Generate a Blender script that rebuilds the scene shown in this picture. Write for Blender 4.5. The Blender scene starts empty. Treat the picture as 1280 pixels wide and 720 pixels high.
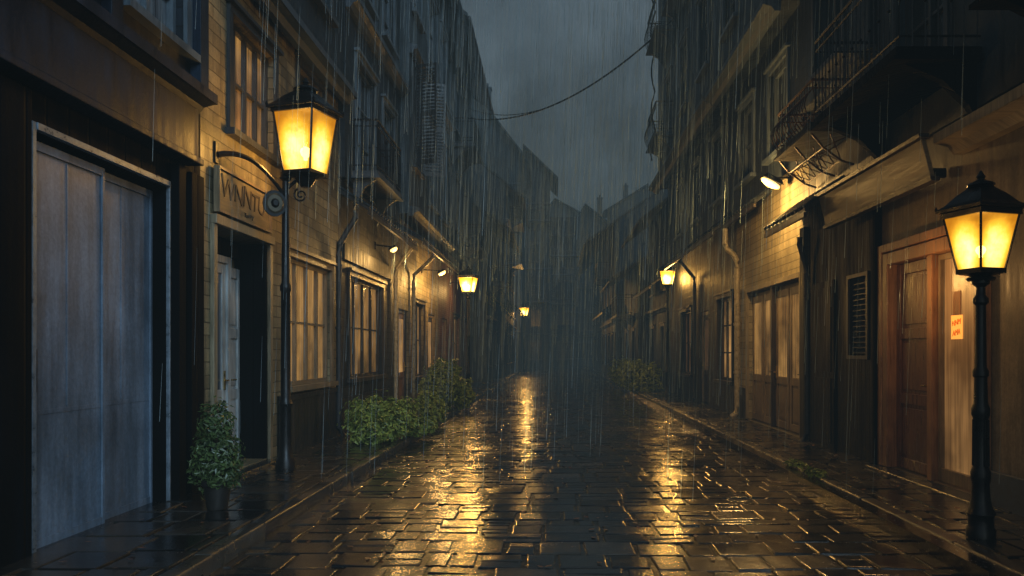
import bpy, math, random
from mathutils import Vector, Matrix
random.seed(7)
R=random.random
def U(a,b): return a+(b-a)*random.random()
scene=bpy.context.scene
COL=scene.collection
scene.view_settings.view_transform='Standard'
scene.view_settings.look='None'
scene.view_settings.exposure=0

# ------------------------------------------------------------------ materials
def newmat(name):
    m=bpy.data.materials.new(name); m.use_nodes=True
    nt=m.node_tree; b=nt.nodes['Principled BSDF']
    return m,nt,b
def nd(nt,t,**kw):
    n=nt.nodes.new(t)
    for k,v in kw.items(): setattr(n,k,v)
    return n
def math_(nt,op,a,b=None,c=None):
    n=nt.nodes.new('ShaderNodeMath'); n.operation=op
    for i,x in enumerate((a,b,c)):
        if x is None: continue
        if isinstance(x,(int,float)): n.inputs[i].default_value=x
        else: nt.links.new(x,n.inputs[i])
    return n.outputs[0]
def mixc(nt,fac,a,b,mode='MIX'):
    n=nt.nodes.new('ShaderNodeMix'); n.data_type='RGBA'; n.blend_type=mode
    for i,x in ((0,fac),(6,a),(7,b)):
        if isinstance(x,(int,float)): n.inputs[i].default_value=x
        elif isinstance(x,tuple): n.inputs[i].default_value=(*x,1)
        else: nt.links.new(x,n.inputs[i])
    return n.outputs[2]
def uvz(nt):
    g=nd(nt,'ShaderNodeNewGeometry'); s=nd(nt,'ShaderNodeSeparateXYZ')
    nt.links.new(g.outputs['Position'],s.inputs[0])
    u=math_(nt,'ADD',s.outputs[0],s.outputs[1])
    return u,s.outputs[2],g.outputs['Position']
def comb(nt,x,y,z=0.0):
    c=nd(nt,'ShaderNodeCombineXYZ')
    for i,a in enumerate((x,y,z)):
        if isinstance(a,(int,float)): c.inputs[i].default_value=a
        else: nt.links.new(a,c.inputs[i])
    return c.outputs[0]
def noise(nt,vec,scale,detail=4,rough=.6):
    n=nd(nt,'ShaderNodeTexNoise'); n.inputs['Scale'].default_value=scale
    n.inputs['Detail'].default_value=detail; n.inputs['Roughness'].default_value=rough
    nt.links.new(vec,n.inputs['Vector']); return n.outputs['Fac']
def maprange(nt,v,a,b,c,d):
    n=nd(nt,'ShaderNodeMapRange'); n.inputs[1].default_value=a;n.inputs[2].default_value=b
    n.inputs[3].default_value=c;n.inputs[4].default_value=d
    nt.links.new(v,n.inputs[0]); return n.outputs[0]
def bump(nt,h,dist,strength,b,prev=None):
    n=nd(nt,'ShaderNodeBump'); n.inputs['Distance'].default_value=dist; n.inputs['Strength'].default_value=strength
    nt.links.new(h,n.inputs['Height'])
    if prev: nt.links.new(prev,n.inputs['Normal'])
    if b: nt.links.new(n.outputs[0],b.inputs['Normal'])
    return n.outputs[0]
def sc(c,k): return tuple(x*k for x in c)

def wallmat(name,base,kind='plaster',pw=.5,ph=.18,rough=(.35,.75),grime=.75,joint=.35,spec=.4):
    m,nt,b=newmat(name); u,z,pos=uvz(nt); b.inputs['Specular IOR Level'].default_value=spec
    big=noise(nt,comb(nt,u,z),.7,4); streak=noise(nt,comb(nt,math_(nt,'MULTIPLY',u,5),math_(nt,'MULTIPLY',z,.5)),1.2,4,.65)
    fine=noise(nt,pos,28,3,.7)
    hgt=None
    if kind=='brick':
        t=nd(nt,'ShaderNodeTexBrick'); t.inputs['Scale'].default_value=1
        t.inputs['Brick Width'].default_value=pw; t.inputs['Row Height'].default_value=ph
        t.inputs['Mortar Size'].default_value=.008; t.inputs['Mortar Smooth'].default_value=.3
        t.inputs['Color1'].default_value=(*base,1); t.inputs['Color2'].default_value=(*sc(base,.6),1)
        t.inputs['Mortar'].default_value=(*sc(base,joint),1)
        wob=noise(nt,pos,2.5,2); vec=comb(nt,math_(nt,'ADD',u,math_(nt,'MULTIPLY',wob,.03)),math_(nt,'ADD',z,math_(nt,'MULTIPLY',wob,.03)))
        nt.links.new(vec,t.inputs['Vector']); colr=t.outputs['Color']; hgt=math_(nt,'SUBTRACT',1.0,t.outputs['Fac']); d=.012
    elif kind in('siding','plank'):
        a=z if kind=='siding' else u
        k=math_(nt,'DIVIDE',a,ph if kind=='siding' else pw)
        f=math_(nt,'FRACT',k); fl=math_(nt,'FLOOR',k)
        wn=nd(nt,'ShaderNodeTexWhiteNoise',noise_dimensions='1D'); nt.links.new(fl,wn.inputs['W'])
        tone=maprange(nt,wn.outputs['Value'],0,1,.65,1.1)
        if kind=='siding': hgt=math_(nt,'SUBTRACT',1.0,f); d=.02
        else: hgt=math_(nt,'MINIMUM',math_(nt,'MULTIPLY',math_(nt,'MINIMUM',f,math_(nt,'SUBTRACT',1.0,f)),14.0),1.0); d=.012
        edge=maprange(nt,math_(nt,'MINIMUM',f,math_(nt,'SUBTRACT',1.0,f)),0,.08,joint,1)
        colr=mixc(nt,1.0,base,comb(nt,math_(nt,'MULTIPLY',tone,edge),math_(nt,'MULTIPLY',tone,edge),math_(nt,'MULTIPLY',tone,edge)),'MULTIPLY')
    else:
        rgb=nd(nt,'ShaderNodeRGB'); rgb.outputs[0].default_value=(*base,1); colr=rgb.outputs[0]; d=0
    g1=maprange(nt,big,.35,.7,1-grime,1.0); g2=maprange(nt,streak,.35,.65,1-grime*.8,1.05)
    g=math_(nt,'MULTIPLY',g1,g2); g=math_(nt,'MULTIPLY',g,maprange(nt,fine,.3,.7,.8,1.15))
    c=mixc(nt,1.0,colr,comb(nt,g,g,g),'MULTIPLY')
    nt.links.new(c,b.inputs['Base Color'])
    nt.links.new(maprange(nt,streak,.3,.7,rough[0],rough[1]),b.inputs['Roughness'])
    p=bump(nt,fine,.004,.6,b)
    if hgt is not None: bump(nt,hgt,d,.9,b,p)
    return m
def simple(name,base,rough=.5,metal=0,nz=.4,scale=12,bd=.002):
    m,nt,b=newmat(name); u,z,pos=uvz(nt)
    n=noise(nt,pos,scale,4,.65); k=maprange(nt,n,.3,.7,1-nz,1+nz*.4)
    nt.links.new(mixc(nt,1.0,base,comb(nt,k,k,k),'MULTIPLY'),b.inputs['Base Color'])
    nt.links.new(maprange(nt,n,.3,.7,max(rough-.12,.04),min(rough+.15,1)),b.inputs['Roughness'])
    b.inputs['Metallic'].default_value=metal
    bump(nt,n,bd,.5,b); return m
def woodmat(name,base,rough=.4,vert=True):
    m,nt,b=newmat(name); u,z,pos=uvz(nt)
    v=comb(nt,math_(nt,'MULTIPLY',u,22.0 if vert else 1.5),math_(nt,'MULTIPLY',z,1.5 if vert else 22.0))
    n=noise(nt,v,1.5,4,.6); g=noise(nt,pos,2,3)
    k=math_(nt,'MULTIPLY',maprange(nt,n,.3,.7,.5,1.15),maprange(nt,g,.3,.7,.6,1.1))
    nt.links.new(mixc(nt,1.0,base,comb(nt,k,k,k),'MULTIPLY'),b.inputs['Base Color'])
    nt.links.new(maprange(nt,n,.3,.7,rough-.12,rough+.15),b.inputs['Roughness'])
    bump(nt,n,.004,.5,b); return m
def glassmat(name,base=(.012,.014,.017),warm=None,strength=0,curtain=None,rough=.08):
    m,nt,b=newmat(name); u,z,pos=uvz(nt)
    n=noise(nt,pos,.9,3); st=noise(nt,comb(nt,math_(nt,'MULTIPLY',u,9),math_(nt,'MULTIPLY',z,.35)),1.5,3)
    if curtain: nt.links.new(mixc(nt,maprange(nt,st,.35,.6,0,1),base,curtain),b.inputs['Base Color'])
    else: b.inputs['Base Color'].default_value=(*base,1)
    b.inputs['Roughness'].default_value=rough
    if warm:
        b.inputs['Emission Color'].default_value=(*warm,1)
        k=math_(nt,'MULTIPLY',maprange(nt,n,.35,.65,.15,1),maprange(nt,st,.3,.65,.35,1))
        nt.links.new(math_(nt,'MULTIPLY',k,strength),b.inputs['Emission Strength'])
    bump(nt,noise(nt,pos,3,2),.003,.4,b)
    return m
def emis(name,col,s):
    m,nt,b=newmat(name); b.inputs['Base Color'].default_value=(*col,1)
    b.inputs['Emission Color'].default_value=(*col,1); b.inputs['Emission Strength'].default_value=s; return m

M={}
M['h1_black']=wallmat('black_paint',(.003,.0045,.008),'plank',pw=.28,rough=(.6,.9),spec=.06)
M['h1_fascia']=wallmat('grey_fascia_paint',(.022,.040,.075),'plaster',grime=.7,spec=.18)
M['h1_up']=wallmat('grey_upper_boards',(.022,.036,.058),'siding',ph=.2,spec=.3)
M['slide']=wallmat('blue_grey_sliding_door',(.22,.31,.44),'plaster',rough=(.3,.5),grime=.62)
M['slide_trim']=simple('dull_metal_trim',(.18,.23,.29),.35,.3,.5)
M['ochre']=wallmat('ochre_stone_blocks',(.48,.39,.22),'brick',pw=.42,ph=.15,grime=.7)
M['dado']=wallmat('dark_dado_planks',(.035,.033,.030),'plank',pw=.16)
M['stone_dk']=wallmat('dark_stone',(.060,.066,.072),'brick',pw=.4,ph=.16,grime=.8)
M['brick']=wallmat('old_red_brick',(.26,.12,.075),'brick',pw=.22,ph=.075,grime=.6)
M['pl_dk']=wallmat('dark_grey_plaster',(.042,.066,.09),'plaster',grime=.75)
M['pl_mid']=wallmat('grey_plaster',(.09,.130,.165),'plaster',grime=.78)
M['sid_dk']=wallmat('dark_siding',(.034,.052,.075),'siding',ph=.17)
M['sid_warm']=wallmat('tan_siding',(.52,.44,.26),'siding',ph=.14,grime=.55)
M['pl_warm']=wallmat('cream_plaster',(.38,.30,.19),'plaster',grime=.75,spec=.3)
M['plank_blk']=wallmat('black_planks',(.008,.009,.011),'plank',pw=.14,spec=.2)
M['wood_or']=woodmat('orange_varnished_wood',(.34,.165,.072),.35)
M['wood_red']=woodmat('red_brown_door_wood',(.17,.068,.036),.32)
M['wood_dk']=woodmat('dark_wood',(.04,.03,.024),.4)
M['wood_tan']=woodmat('tan_wood',(.27,.20,.12),.4)
M['wood_tanh']=woodmat('tan_wood_board',(.22,.175,.10),.45,False)
M['frame_dk']=woodmat('dark_frame_paint',(.04,.042,.047),.4)
M['frame_gr']=woodmat('grey_frame_paint',(.11,.145,.18),.4)
M['frame_pl']=woodmat('pale_door_paint',(.48,.50,.50),.4)
M['frame_cr']=woodmat('cream_frame_paint',(.30,.25,.165),.4)
M['iron']=simple('black_iron',(.014,.014,.016),.36,.5,.3)
M['brass']=simple('brass',(.5,.35,.12),.3,.9,.3)
M['rust']=simple('rusty_iron',(.09,.04,.022),.5,.4,.5)
M['pipe']=simple('painted_pipe',(.46,.39,.25),.35,.1,.5)
M['pipe_dk']=simple('dark_pipe',(.03,.034,.04),.5,.1,.5)
M['tile']=wallmat('roof_tiles',(.035,.050,.066),'brick',pw=.25,ph=.12,rough=(.35,.65),grime=.5)
M['stonetrim']=simple('trim_stone',(.055,.075,.10),.5,0,.5)
M['g_dark']=glassmat('dark_glass',rough=.25)
M['g_cold']=glassmat('glass_grey_curtain',(.04,.045,.055),curtain=(.16,.19,.23))
M['g_curt']=glassmat('amber_lit_glass',(.03,.02,.01),curtain=(.16,.10,.045),rough=.1,warm=(1,.52,.14),strength=.50)  # warm emission painted in for lamplight falling on panes and curtains
M['g_warm']=glassmat('glass_lit_room',(.05,.035,.02),warm=(1,.52,.16),strength=.8)
M['g_dim']=glassmat('glass_dimly_lit',(.03,.025,.02),warm=(1,.5,.18),strength=.13,rough=.2)
M['g_entry']=glassmat('entry_glass_lit',(.20,.13,.07),warm=(1,.50,.16),strength=.36,curtain=(.34,.23,.13),rough=.15)
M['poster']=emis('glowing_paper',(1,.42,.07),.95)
M['ink']=emis('orange_ink',(.75,.20,.02),.42)
M['letter']=simple('carved_letters',(.055,.04,.025),.5)
M['pot']=simple('dark_clay_pot',(.015,.013,.012),.5)
M['plate']=simple('dark_wrought_plate',(.09,.075,.05),.4,.4)
M['bulb']=emis('lamp_bulb',(1,.80,.42),14)
M['tube']=emis('lamp_tube',(1,.66,.22),3.4)

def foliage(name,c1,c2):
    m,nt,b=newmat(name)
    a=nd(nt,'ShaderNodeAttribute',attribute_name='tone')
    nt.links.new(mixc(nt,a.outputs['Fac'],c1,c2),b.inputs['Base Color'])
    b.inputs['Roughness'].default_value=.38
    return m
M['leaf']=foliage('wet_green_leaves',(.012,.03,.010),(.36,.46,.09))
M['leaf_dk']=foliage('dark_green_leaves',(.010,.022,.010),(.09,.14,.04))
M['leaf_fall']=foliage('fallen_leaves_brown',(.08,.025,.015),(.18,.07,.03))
M['stem']=simple('brown_stem',(.05,.035,.02),.6)

def lantern_glass(name,s):
    m=bpy.data.materials.new(name); m.use_nodes=True; nt=m.node_tree; nt.nodes.clear()
    out=nd(nt,'ShaderNodeOutputMaterial'); tr=nd(nt,'ShaderNodeBsdfTransparent'); em=nd(nt,'ShaderNodeEmission')
    ad=nd(nt,'ShaderNodeMixShader'); tr.inputs[0].default_value=(1,.88,.6,1)
    at=nd(nt,'ShaderNodeAttribute',attribute_name='tone')
    g=nd(nt,'ShaderNodeNewGeometry'); nz=noise(nt,g.outputs['Position'],7,4,.65)
    f=math_(nt,'MULTIPLY',at.outputs['Fac'],maprange(nt,nz,.3,.7,.7,1.2))
    cr=nd(nt,'ShaderNodeValToRGB'); nt.links.new(f,cr.inputs[0])
    e=cr.color_ramp.elements; e[0].position=0; e[0].color=(.80,.29,.010,1); e[1].position=1; e[1].color=(1,.76,.26,1)
    k=e.new(.45); k.color=(1.0,.52,.035,1)
    nt.links.new(cr.outputs[0],em.inputs[0]); nt.links.new(maprange(nt,f,0,1,.85*s,2.9*s),em.inputs[1])
    ad.inputs[0].default_value=.82
    nt.links.new(tr.outputs[0],ad.inputs[1]); nt.links.new(em.outputs[0],ad.inputs[2]); nt.links.new(ad.outputs[0],out.inputs[0])
    return m
M['lglass']=lantern_glass('amber_lantern_glass',1.0)
M['lglass_far']=lantern_glass('bright_lantern_glass',5.0)

def stonemat(name,c1,c2,r0,r1,bd=.006):
    m,nt,b=newmat(name); u,z,pos=uvz(nt)
    a=nd(nt,'ShaderNodeAttribute',attribute_name='tone')
    n=noise(nt,pos,5,5,.65); n2=noise(nt,pos,.7,4,.6); n3=noise(nt,pos,40,3,.7)
    c=mixc(nt,a.outputs['Fac'],c1,c2)
    k=maprange(nt,n,.3,.7,.5,1.3)
    nt.links.new(mixc(nt,1.0,c,comb(nt,k,k,k),'MULTIPLY'),b.inputs['Base Color'])
    r=math_(nt,'ADD',maprange(nt,n2,.38,.62,r0,r1),maprange(nt,n,.3,.7,-.04,.07))
    nt.links.new(math_(nt,'ADD',r,math_(nt,'MULTIPLY',a.outputs['Fac'],.06)),b.inputs['Roughness'])
    b.inputs['IOR'].default_value=1.65
    p=bump(nt,n,bd,.5,b); bump(nt,n3,.0010,.5,b,p)
    return m
M['sett']=stonemat('wet_stone_setts',(.005,.008,.012),(.042,.036,.030),.07,.20,.009)
M['slab']=stonemat('wet_pavement_slabs',(.009,.010,.011),(.036,.031,.027),.08,.26)
M['kerb']=stonemat('wet_kerb_stone',(.022,.024,.026),(.055,.052,.046),.12,.3)
M['bed']=simple('wet_grit',(.004,.004,.004),.16,0,.4,30,.001)
M['earth']=simple('dark_ground',(.02,.02,.02),.5,0,.4,3)

# ------------------------------------------------------------------ mesh builder
class MB:
    def __init__(s): s.v=[];s.f=[];s.m=[];s.t={}
    def add(s,vs,fs,mat=0,tone=None):
        o=len(s.v); s.v+= [tuple(v) for v in vs]
        for f in fs: s.f.append(tuple(i+o for i in f)); s.m.append(mat)
        if tone is not None:
            for i,_ in enumerate(vs): s.t[o+i]=tone if isinstance(tone,(int,float)) else tone[i]
    def box(s,fr,a,b,mat=0):
        (x0,y0,z0),(x1,y1,z1)=a,b
        vs=[fr(x,y,z) for x in(x0,x1) for y in(y0,y1) for z in(z0,z1)]
        s.add(vs,[(0,1,3,2),(4,6,7,5),(0,4,5,1),(2,3,7,6),(0,2,6,4),(1,5,7,3)],mat)
    def quad(s,pts,mat=0): s.add(pts,[(0,1,2,3)] if len(pts)==4 else [tuple(range(len(pts)))],mat)
    def prism(s,fr,pts,u0,u1,mat=0):
        n=len(pts); vs=[fr(u0,p[0],p[1]) for p in pts]+[fr(u1,p[0],p[1]) for p in pts]
        fs=[tuple(range(n)),tuple(range(2*n-1,n-1,-1))]+[(i,(i+1)%n,n+(i+1)%n,n+i) for i in range(n)]
        s.add(vs,fs,mat)
    def tube(s,pts,r,n=8,mat=0):
        pts=[Vector(p) for p in pts]; rs=r if isinstance(r,(list,tuple)) else [r]*len(pts)
        vs=[];fs=[]
        for i,p in enumerate(pts):
            d=(pts[min(i+1,len(pts)-1)]-pts[max(i-1,0)]).normalized()
            a=d.orthogonal().normalized() if abs(d.z)<.99 else Vector((1,0,0))
            if abs(d.z)<.99: a=d.cross(Vector((0,0,1))).normalized()
            b=d.cross(a)
            for k in range(n):
                t=2*math.pi*k/n; vs.append(p+(a*math.cos(t)+b*math.sin(t))*rs[i])
        for i in range(len(pts)-1):
            for k in range(n): fs.append((i*n+k,i*n+(k+1)%n,(i+1)*n+(k+1)%n,(i+1)*n+k))
        fs.append(tuple(range(n-1,-1,-1))); fs.append(tuple((len(pts)-1)*n+k for k in range(n)))
        s.add(vs,fs,mat)
    def lathe(s,c,prof,n=16,rot=0,mat=0,tone=None):
        vs=[];fs=[]
        for j,(r,z) in enumerate(prof):
            for k in range(n):
                t=rot+2*math.pi*k/n; vs.append((c[0]+r*math.cos(t),c[1]+r*math.sin(t),c[2]+z))
        for i in range(len(prof)-1):
            for k in range(n): fs.append((i*n+k,i*n+(k+1)%n,(i+1)*n+(k+1)%n,(i+1)*n+k))
        fs.append(tuple(range(n-1,-1,-1))); fs.append(tuple((len(prof)-1)*n+k for k in range(n)))
        s.add(vs,fs,mat)
    def build(s,name,parent=None,mats=(),smooth=False,base=None,bevel=0):
        o=Vector((0,0,0))
        if parent is not None: o=WL[parent.name]
        elif base is not None: o=Vector(base)
        me=bpy.data.meshes.new(name); me.from_pydata([(v[0]-o.x,v[1]-o.y,v[2]-o.z) for v in s.v],[],s.f)
        for m in mats: me.materials.append(M[m] if isinstance(m,str) else m)
        me.polygons.foreach_set('material_index',s.m)
        if s.t:
            a=me.color_attributes.new('tone','FLOAT_COLOR','POINT')
            for i in range(len(s.v)):
                t=s.t.get(i,.5); a.data[i].color=(t,t,t,1)
        if smooth: me.polygons.foreach_set('use_smooth',[True]*len(me.polygons))
        me.update()
        ob=bpy.data.objects.new(name,me); COL.objects.link(ob)
        if parent is not None: ob.parent=parent; WL[ob.name]=WL[parent.name]
        else: ob.location=o; WL[ob.name]=o
        if bevel:
            bv=ob.modifiers.new('bevel','BEVEL'); bv.width=bevel; bv.segments=2; bv.limit_method='ANGLE'
        if smooth:
            try: me.set_sharp_from_angle(angle=math.radians(40))
            except Exception: pass
        return ob
WL={}
def thing(name,label,cat,loc,group=None):
    e=bpy.data.objects.new(name,None); e.empty_display_size=.3; e.location=loc; COL.objects.link(e)
    e['label']=label; e['category']=cat
    if group: e['group']=group
    WL[e.name]=Vector(loc); return e
def tag(ob,label,cat,group=None):
    ob['label']=label; ob['category']=cat
    if group: ob['group']=group
    return ob
XL,XR=-3.85,4.3
def FL(u,v,w): return (XL+w,u,v)
def FR(u,v,w): return (XR-w,u,v)
def FF(y0):
    return lambda u,v,w:(u,y0-w,v)
def FW(x,y,z): return (x,y,z)
WARM=(1,.57,.17)
def light(parent,loc,power,col=WARM,r=.09,name='lamp_light'):
    l=bpy.data.lights.new(name,'POINT'); l.energy=power; l.color=col; l.shadow_soft_size=r
    o=bpy.data.objects.new(name,l); COL.objects.link(o); o.parent=parent; o.location=Vector(loc)-WL[parent.name]; return o

# ------------------------------------------------------------------ building kit
def wall(parent,fr,u0,u1,v0,v1,w,ops,mats,depth=6,reveal=.2,name='wall',gable=None):
    mb=MB()
    ops=[o for o in ops if o['v0']>=v0-.01 and o['v1']<=v1+.01]
    us=sorted({u0,u1}|{o['u0'] for o in ops}|{o['u1'] for o in ops}); vs=sorted({v0,v1}|{o['v0'] for o in ops}|{o['v1'] for o in ops})
    for a,b in zip(us,us[1:]):
        for c,d in zip(vs,vs[1:]):
            mu,mv=(a+b)/2,(c+d)/2
            if any(o['u0']<mu<o['u1'] and o['v0']<mv<o['v1'] for o in ops): continue
            mb.quad([fr(a,c,w),fr(b,c,w),fr(b,d,w),fr(a,d,w)])
    for o in ops:
        r=o.get('reveal',reveal); a,b,c,d=o['u0'],o['u1'],o['v0'],o['v1']
        for p,q in (((a,c),(b,c)),((b,c),(b,d)),((b,d),(a,d)),((a,d),(a,c))):
            mb.quad([fr(p[0],p[1],w),fr(q[0],q[1],w),fr(q[0],q[1],w-r),fr(p[0],p[1],w-r)])
        mb.quad([fr(a,c,w-r),fr(b,c,w-r),fr(b,d,w-r),fr(a,d,w-r)])
    mb.quad([fr(u0,v0,w),fr(u0,v1,w),fr(u0,v1,-depth),fr(u0,v0,-depth)])
    mb.quad([fr(u1,v0,w),fr(u1,v1,w),fr(u1,v1,-depth),fr(u1,v0,-depth)])
    mb.quad([fr(u0,v0,-depth),fr(u1,v0,-depth),fr(u1,v1,-depth),fr(u0,v1,-depth)])
    mb.quad([fr(u0,v1,w),fr(u1,v1,w),fr(u1,v1,-depth),fr(u0,v1,-depth)])
    if v0>.5: mb.quad([fr(u0,v0,w),fr(u1,v0,w),fr(u1,v0,-depth),fr(u0,v0,-depth)])
    if gable:
        for u in (u0,u1): mb.add([fr(u,v1,w),fr(u,v1,-depth),fr(u,v1+gable,(w-depth)/2)],[(0,1,2)])
    return mb.build(name,parent,mats)
def roof(parent,fr,u0,u1,H,w,depth,rise,over=.45,mats=('tile','stonetrim')):
    mb=MB(); r=(w-depth)/2; t=.14; k=rise/(w-r)
    e=H-over*k
    mb.prism(fr,[(e,w+over),(e+t,w+over),(H+rise+t,r),(e+t,-depth-over),(e,-depth-over),(H+rise,r)],u0-.15,u1+.15,0)
    ro=mb.build('roof',parent,mats)
    g=MB(); g.tube([fr(u0-.15,e-.02,w+over+.06),fr(u1+.15,e-.05,w+over+.06)],.06,8); 
    g.build('gutter',parent,('pipe_dk',),True)
    return ro
def awning(parent,fr,u0,u1,v,proj,rise,w=0,mat='tile',name='awning'):
    mb=MB(); mb.prism(fr,[(v,w+proj),(v+.06,w+proj),(v+rise+.06,w+.002),(v+rise-.02,w+.002)],u0,u1,0)
    n=max(2,int((u1-u0)/.22))
    for i in range(n+1):
        u=u0+.03+(u1-u0-.06)*i/n
        mb.tube([fr(u,v+.075,w+proj+.01),fr(u,v+rise+.075,w+.01)],.035,6,0)
    mb.box(fr,(u0,v-.07,w+proj-.03),(u1,v-.002,w+proj+.02),1)
    return mb.build(name,parent,(mat,'wood_dk'))
def window(parent,fr,u0,u1,v0,v1,w=0,nx=2,ny=2,pane='g_dark',frame='frame_dk',reveal=.2,trim=.09,sill=True,shutters=None,head=True):
    mb=MB(); z=w-reveal+.04
    mb.box(fr,(u0+.01,v0+.01,z),(u1-.01,v1-.01,z+.012)); win=mb.build('window',parent,(pane,))
    f=MB(); t=.06; zf=z+.014
    f.box(fr,(u0+.002,v0+.002,zf),(u0+t,v1-.002,zf+.07)); f.box(fr,(u1-t,v0+.002,zf),(u1-.002,v1-.002,zf+.07))
    f.box(fr,(u0+t,v0+.002,zf),(u1-t,v0+t,zf+.068)); f.box(fr,(u0+t,v1-t,zf),(u1-t,v1-.002,zf+.068))
    for i in range(1,nx):
        u=u0+(u1-u0)*i/nx; f.box(fr,(u-.028,v0+t,zf),(u+.028,v1-t,zf+.055))
    for i in range(1,ny):
        v=v0+(v1-v0)*i/ny; f.box(fr,(u0+t,v-.018,zf),(u1-t,v+.018,zf+.042))
    if trim:
        f.box(fr,(u0-trim,v0-.0,w+.002),(u0-.001,v1,w+.045)); f.box(fr,(u1+.001,v0,w+.002),(u1+trim,v1,w+.045))
        f.box(fr,(u0-trim,v1+.001,w+.002),(u1+trim,v1+trim,w+.05))
        if head: f.box(fr,(u0-trim-.05,v1+trim+.001,w+.002),(u1+trim+.05,v1+trim+.05,w+.10))
    f.build('frame',win,(frame,))
    if sill:
        s=MB(); s.box(fr,(u0-trim-.05,v0-.08,w+.002),(u1+trim+.05,v0-.002,w+.12)); s.build('sill',win,(frame,))
    if shutters:
        hw=(u1-u0)/2
        for sgn,uu in((-1,u0-.02),(1,u1+.02)):
            s=MB()
            ang=math.radians(shutters)
            def sf(a,v,d,uu=uu,sgn=sgn):
                return fr(uu+sgn*(a*math.cos(ang)), v, w+.06+a*math.sin(ang)+d*math.cos(ang))
            s.box(sf,(0,v0,0),(.05,v1,.04)); s.box(sf,(hw-.05,v0,0),(hw,v1,.04))
            for vv in (v0,(v0+v1)/2-.03,v1-.07): s.box(sf,(.05,vv,0),(hw-.05,vv+.07,.038))
            n=int((v1-v0)/.09)
            for i in range(n):
                vv=v0+.07+(v1-v0-.16)*i/n; s.box(sf,(.05,vv,.006),(hw-.05,vv+.05,.03))
            s.build('shutter',win,(frame,))
    return win
def door(parent,fr,u0,u1,v0,v1,w,mat='wood_dk',hand=1,glass=None,framemat=None,panels=3,name='door'):
    mb=MB(); mb.box(fr,(u0,v0,w),(u1,v1,w+.045))
    du=u1-u0; H=v1-v0
    st=.11*min(1,du/.8)
    mb.box(fr,(u0,v0,w+.047),(u0+st,v1,w+.072)); mb.box(fr,(u1-st,v0,w+.047),(u1,v1,w+.072))
    rails=[i/panels for i in range(panels+1)] if not glass else [0,1/panels,1]
    for q in rails:
        vv=v0+(H-.13)*q; mb.box(fr,(u0+st,vv,w+.047),(u1-st,vv+.13,w+.07))
    for a,b in zip(rails[:1] if glass else rails,rails[1:]):
        a=v0+(H-.13)*a+.13; b=v0+(H-.13)*b
        mb.box(fr,(u0+st+.05,a+.05,w+.046),(u1-st-.05,b-.05,w+.062))
    d=mb.build(name,parent,(mat,),bevel=.004)
    if glass:
        g=MB(); vv=v0+(H-.13)/panels+.13; g.box(fr,(u0+st+.01,vv+.01,w+.048),(u1-st-.01,v1-.14,w+.056)); g.build('pane',d,(glass,))
    h=MB(); hu=u1-st/2 if hand>0 else u0+st/2
    h.box(fr,(hu-.02,v0+.93,w+.073),(hu+.02,v0+1.17,w+.085)); h.tube([fr(hu,v0+1.05,w+.08),fr(hu,v0+1.05,w+.13),fr(hu-hand*.10,v0+1.05,w+.135)],.011,8)
    h.build('handle',d,('brass',),True)
    if framemat:
        f=MB(); t=.09
        f.box(fr,(u0-t,v0,w-.01),(u0-.004,v1+t,w+.1)); f.box(fr,(u1+.004,v0,w-.01),(u1+t,v1+t,w+.1)); f.box(fr,(u0-.004,v1+.004,w-.01),(u1+.004,v1+t,w+.098))
        f.build('frame',d,(framemat,))
    return d
def cornice(parent,fr,u0,u1,v,w=0,proj=.28,mat='stonetrim',brack=0):
    mb=MB()
    mb.prism(fr,[(v-.16,w+.002),(v-.16,w+proj*.35),(v-.08,w+proj*.55),(v-.05,w+proj*.9),(v-.05,w+proj),(v+.05,w+proj),(v+.09,w+.002)],u0,u1)
    return mb.build('cornice',parent,(mat,))
def balcony(parent,fr,u0,u1,v,proj,w=0,h=.95,step=.12,bulge=0.0,slab='stonetrim',corbel=True,iron='iron'):
    mb=MB(); mb.box(fr,(u0,v-.1,w+.002),(u1,v,w+proj))
    mb.box(fr,(u0-.04,v-.14,w+.002),(u1+.04,v-.102,w+proj+.04))
    if corbel:
        for u in (u0+.15,u1-.15):
            mb.prism(fr,[(v-.142,w+.002),(v-.7,w+.002),(v-.55,w+.08),(v-.3,w+proj*.4),(v-.142,w+proj*.85)],u-.05,u+.05)
    b=mb.build('balcony',parent,(slab,))
    r=MB(); top=v+h
    P=[(u0,w+.02),(u0,w+proj-.03),(u1,w+proj-.03),(u1,w+.02)]
    for vv,rr in ((top,.022),(v+.1,.013),(top-.12,.012)):
        r.tube([fr(p[0],vv,p[1]) for p in P],rr,6)
    segs=[((u0,w+.05),(u0,w+proj-.03)),((u0,w+proj-.03),(u1,w+proj-.03)),((u1,w+proj-.03),(u1,w+.05))]
    for (a,b2) in segs:
        L=math.hypot(a[0]-b2[0],a[1]-b2[1]); n=max(1,int(L/step))
        out=(0,1) if a[0]!=b2[0] else ((-1,0) if a[0]==u0 else (1,0))
        for i in range(n+1):
            t=i/n; uu=a[0]+(b2[0]-a[0])*t; ww=a[1]+(b2[1]-a[1])*t
            if bulge:
                pts=[]
                for k in range(6):
                    q=k/5; bb=bulge*math.sin(math.pi*min(1,q*1.25))**1 if q<.8 else 0
                    pts.append(fr(uu+out[0]*bb,v+h*q,ww+out[1]*bb))
                r.tube(pts,.009,5)
            else:
                r.tube([fr(uu,v,ww),fr(uu,top,ww)],.009,5)
                if i%2==0: r.lathe(fr(uu,v+h*.45,ww),[(.001,-.03),(.022,0),(.001,.03)],6)
    r.build('railing',b,(iron,),True)
    return b
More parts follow.
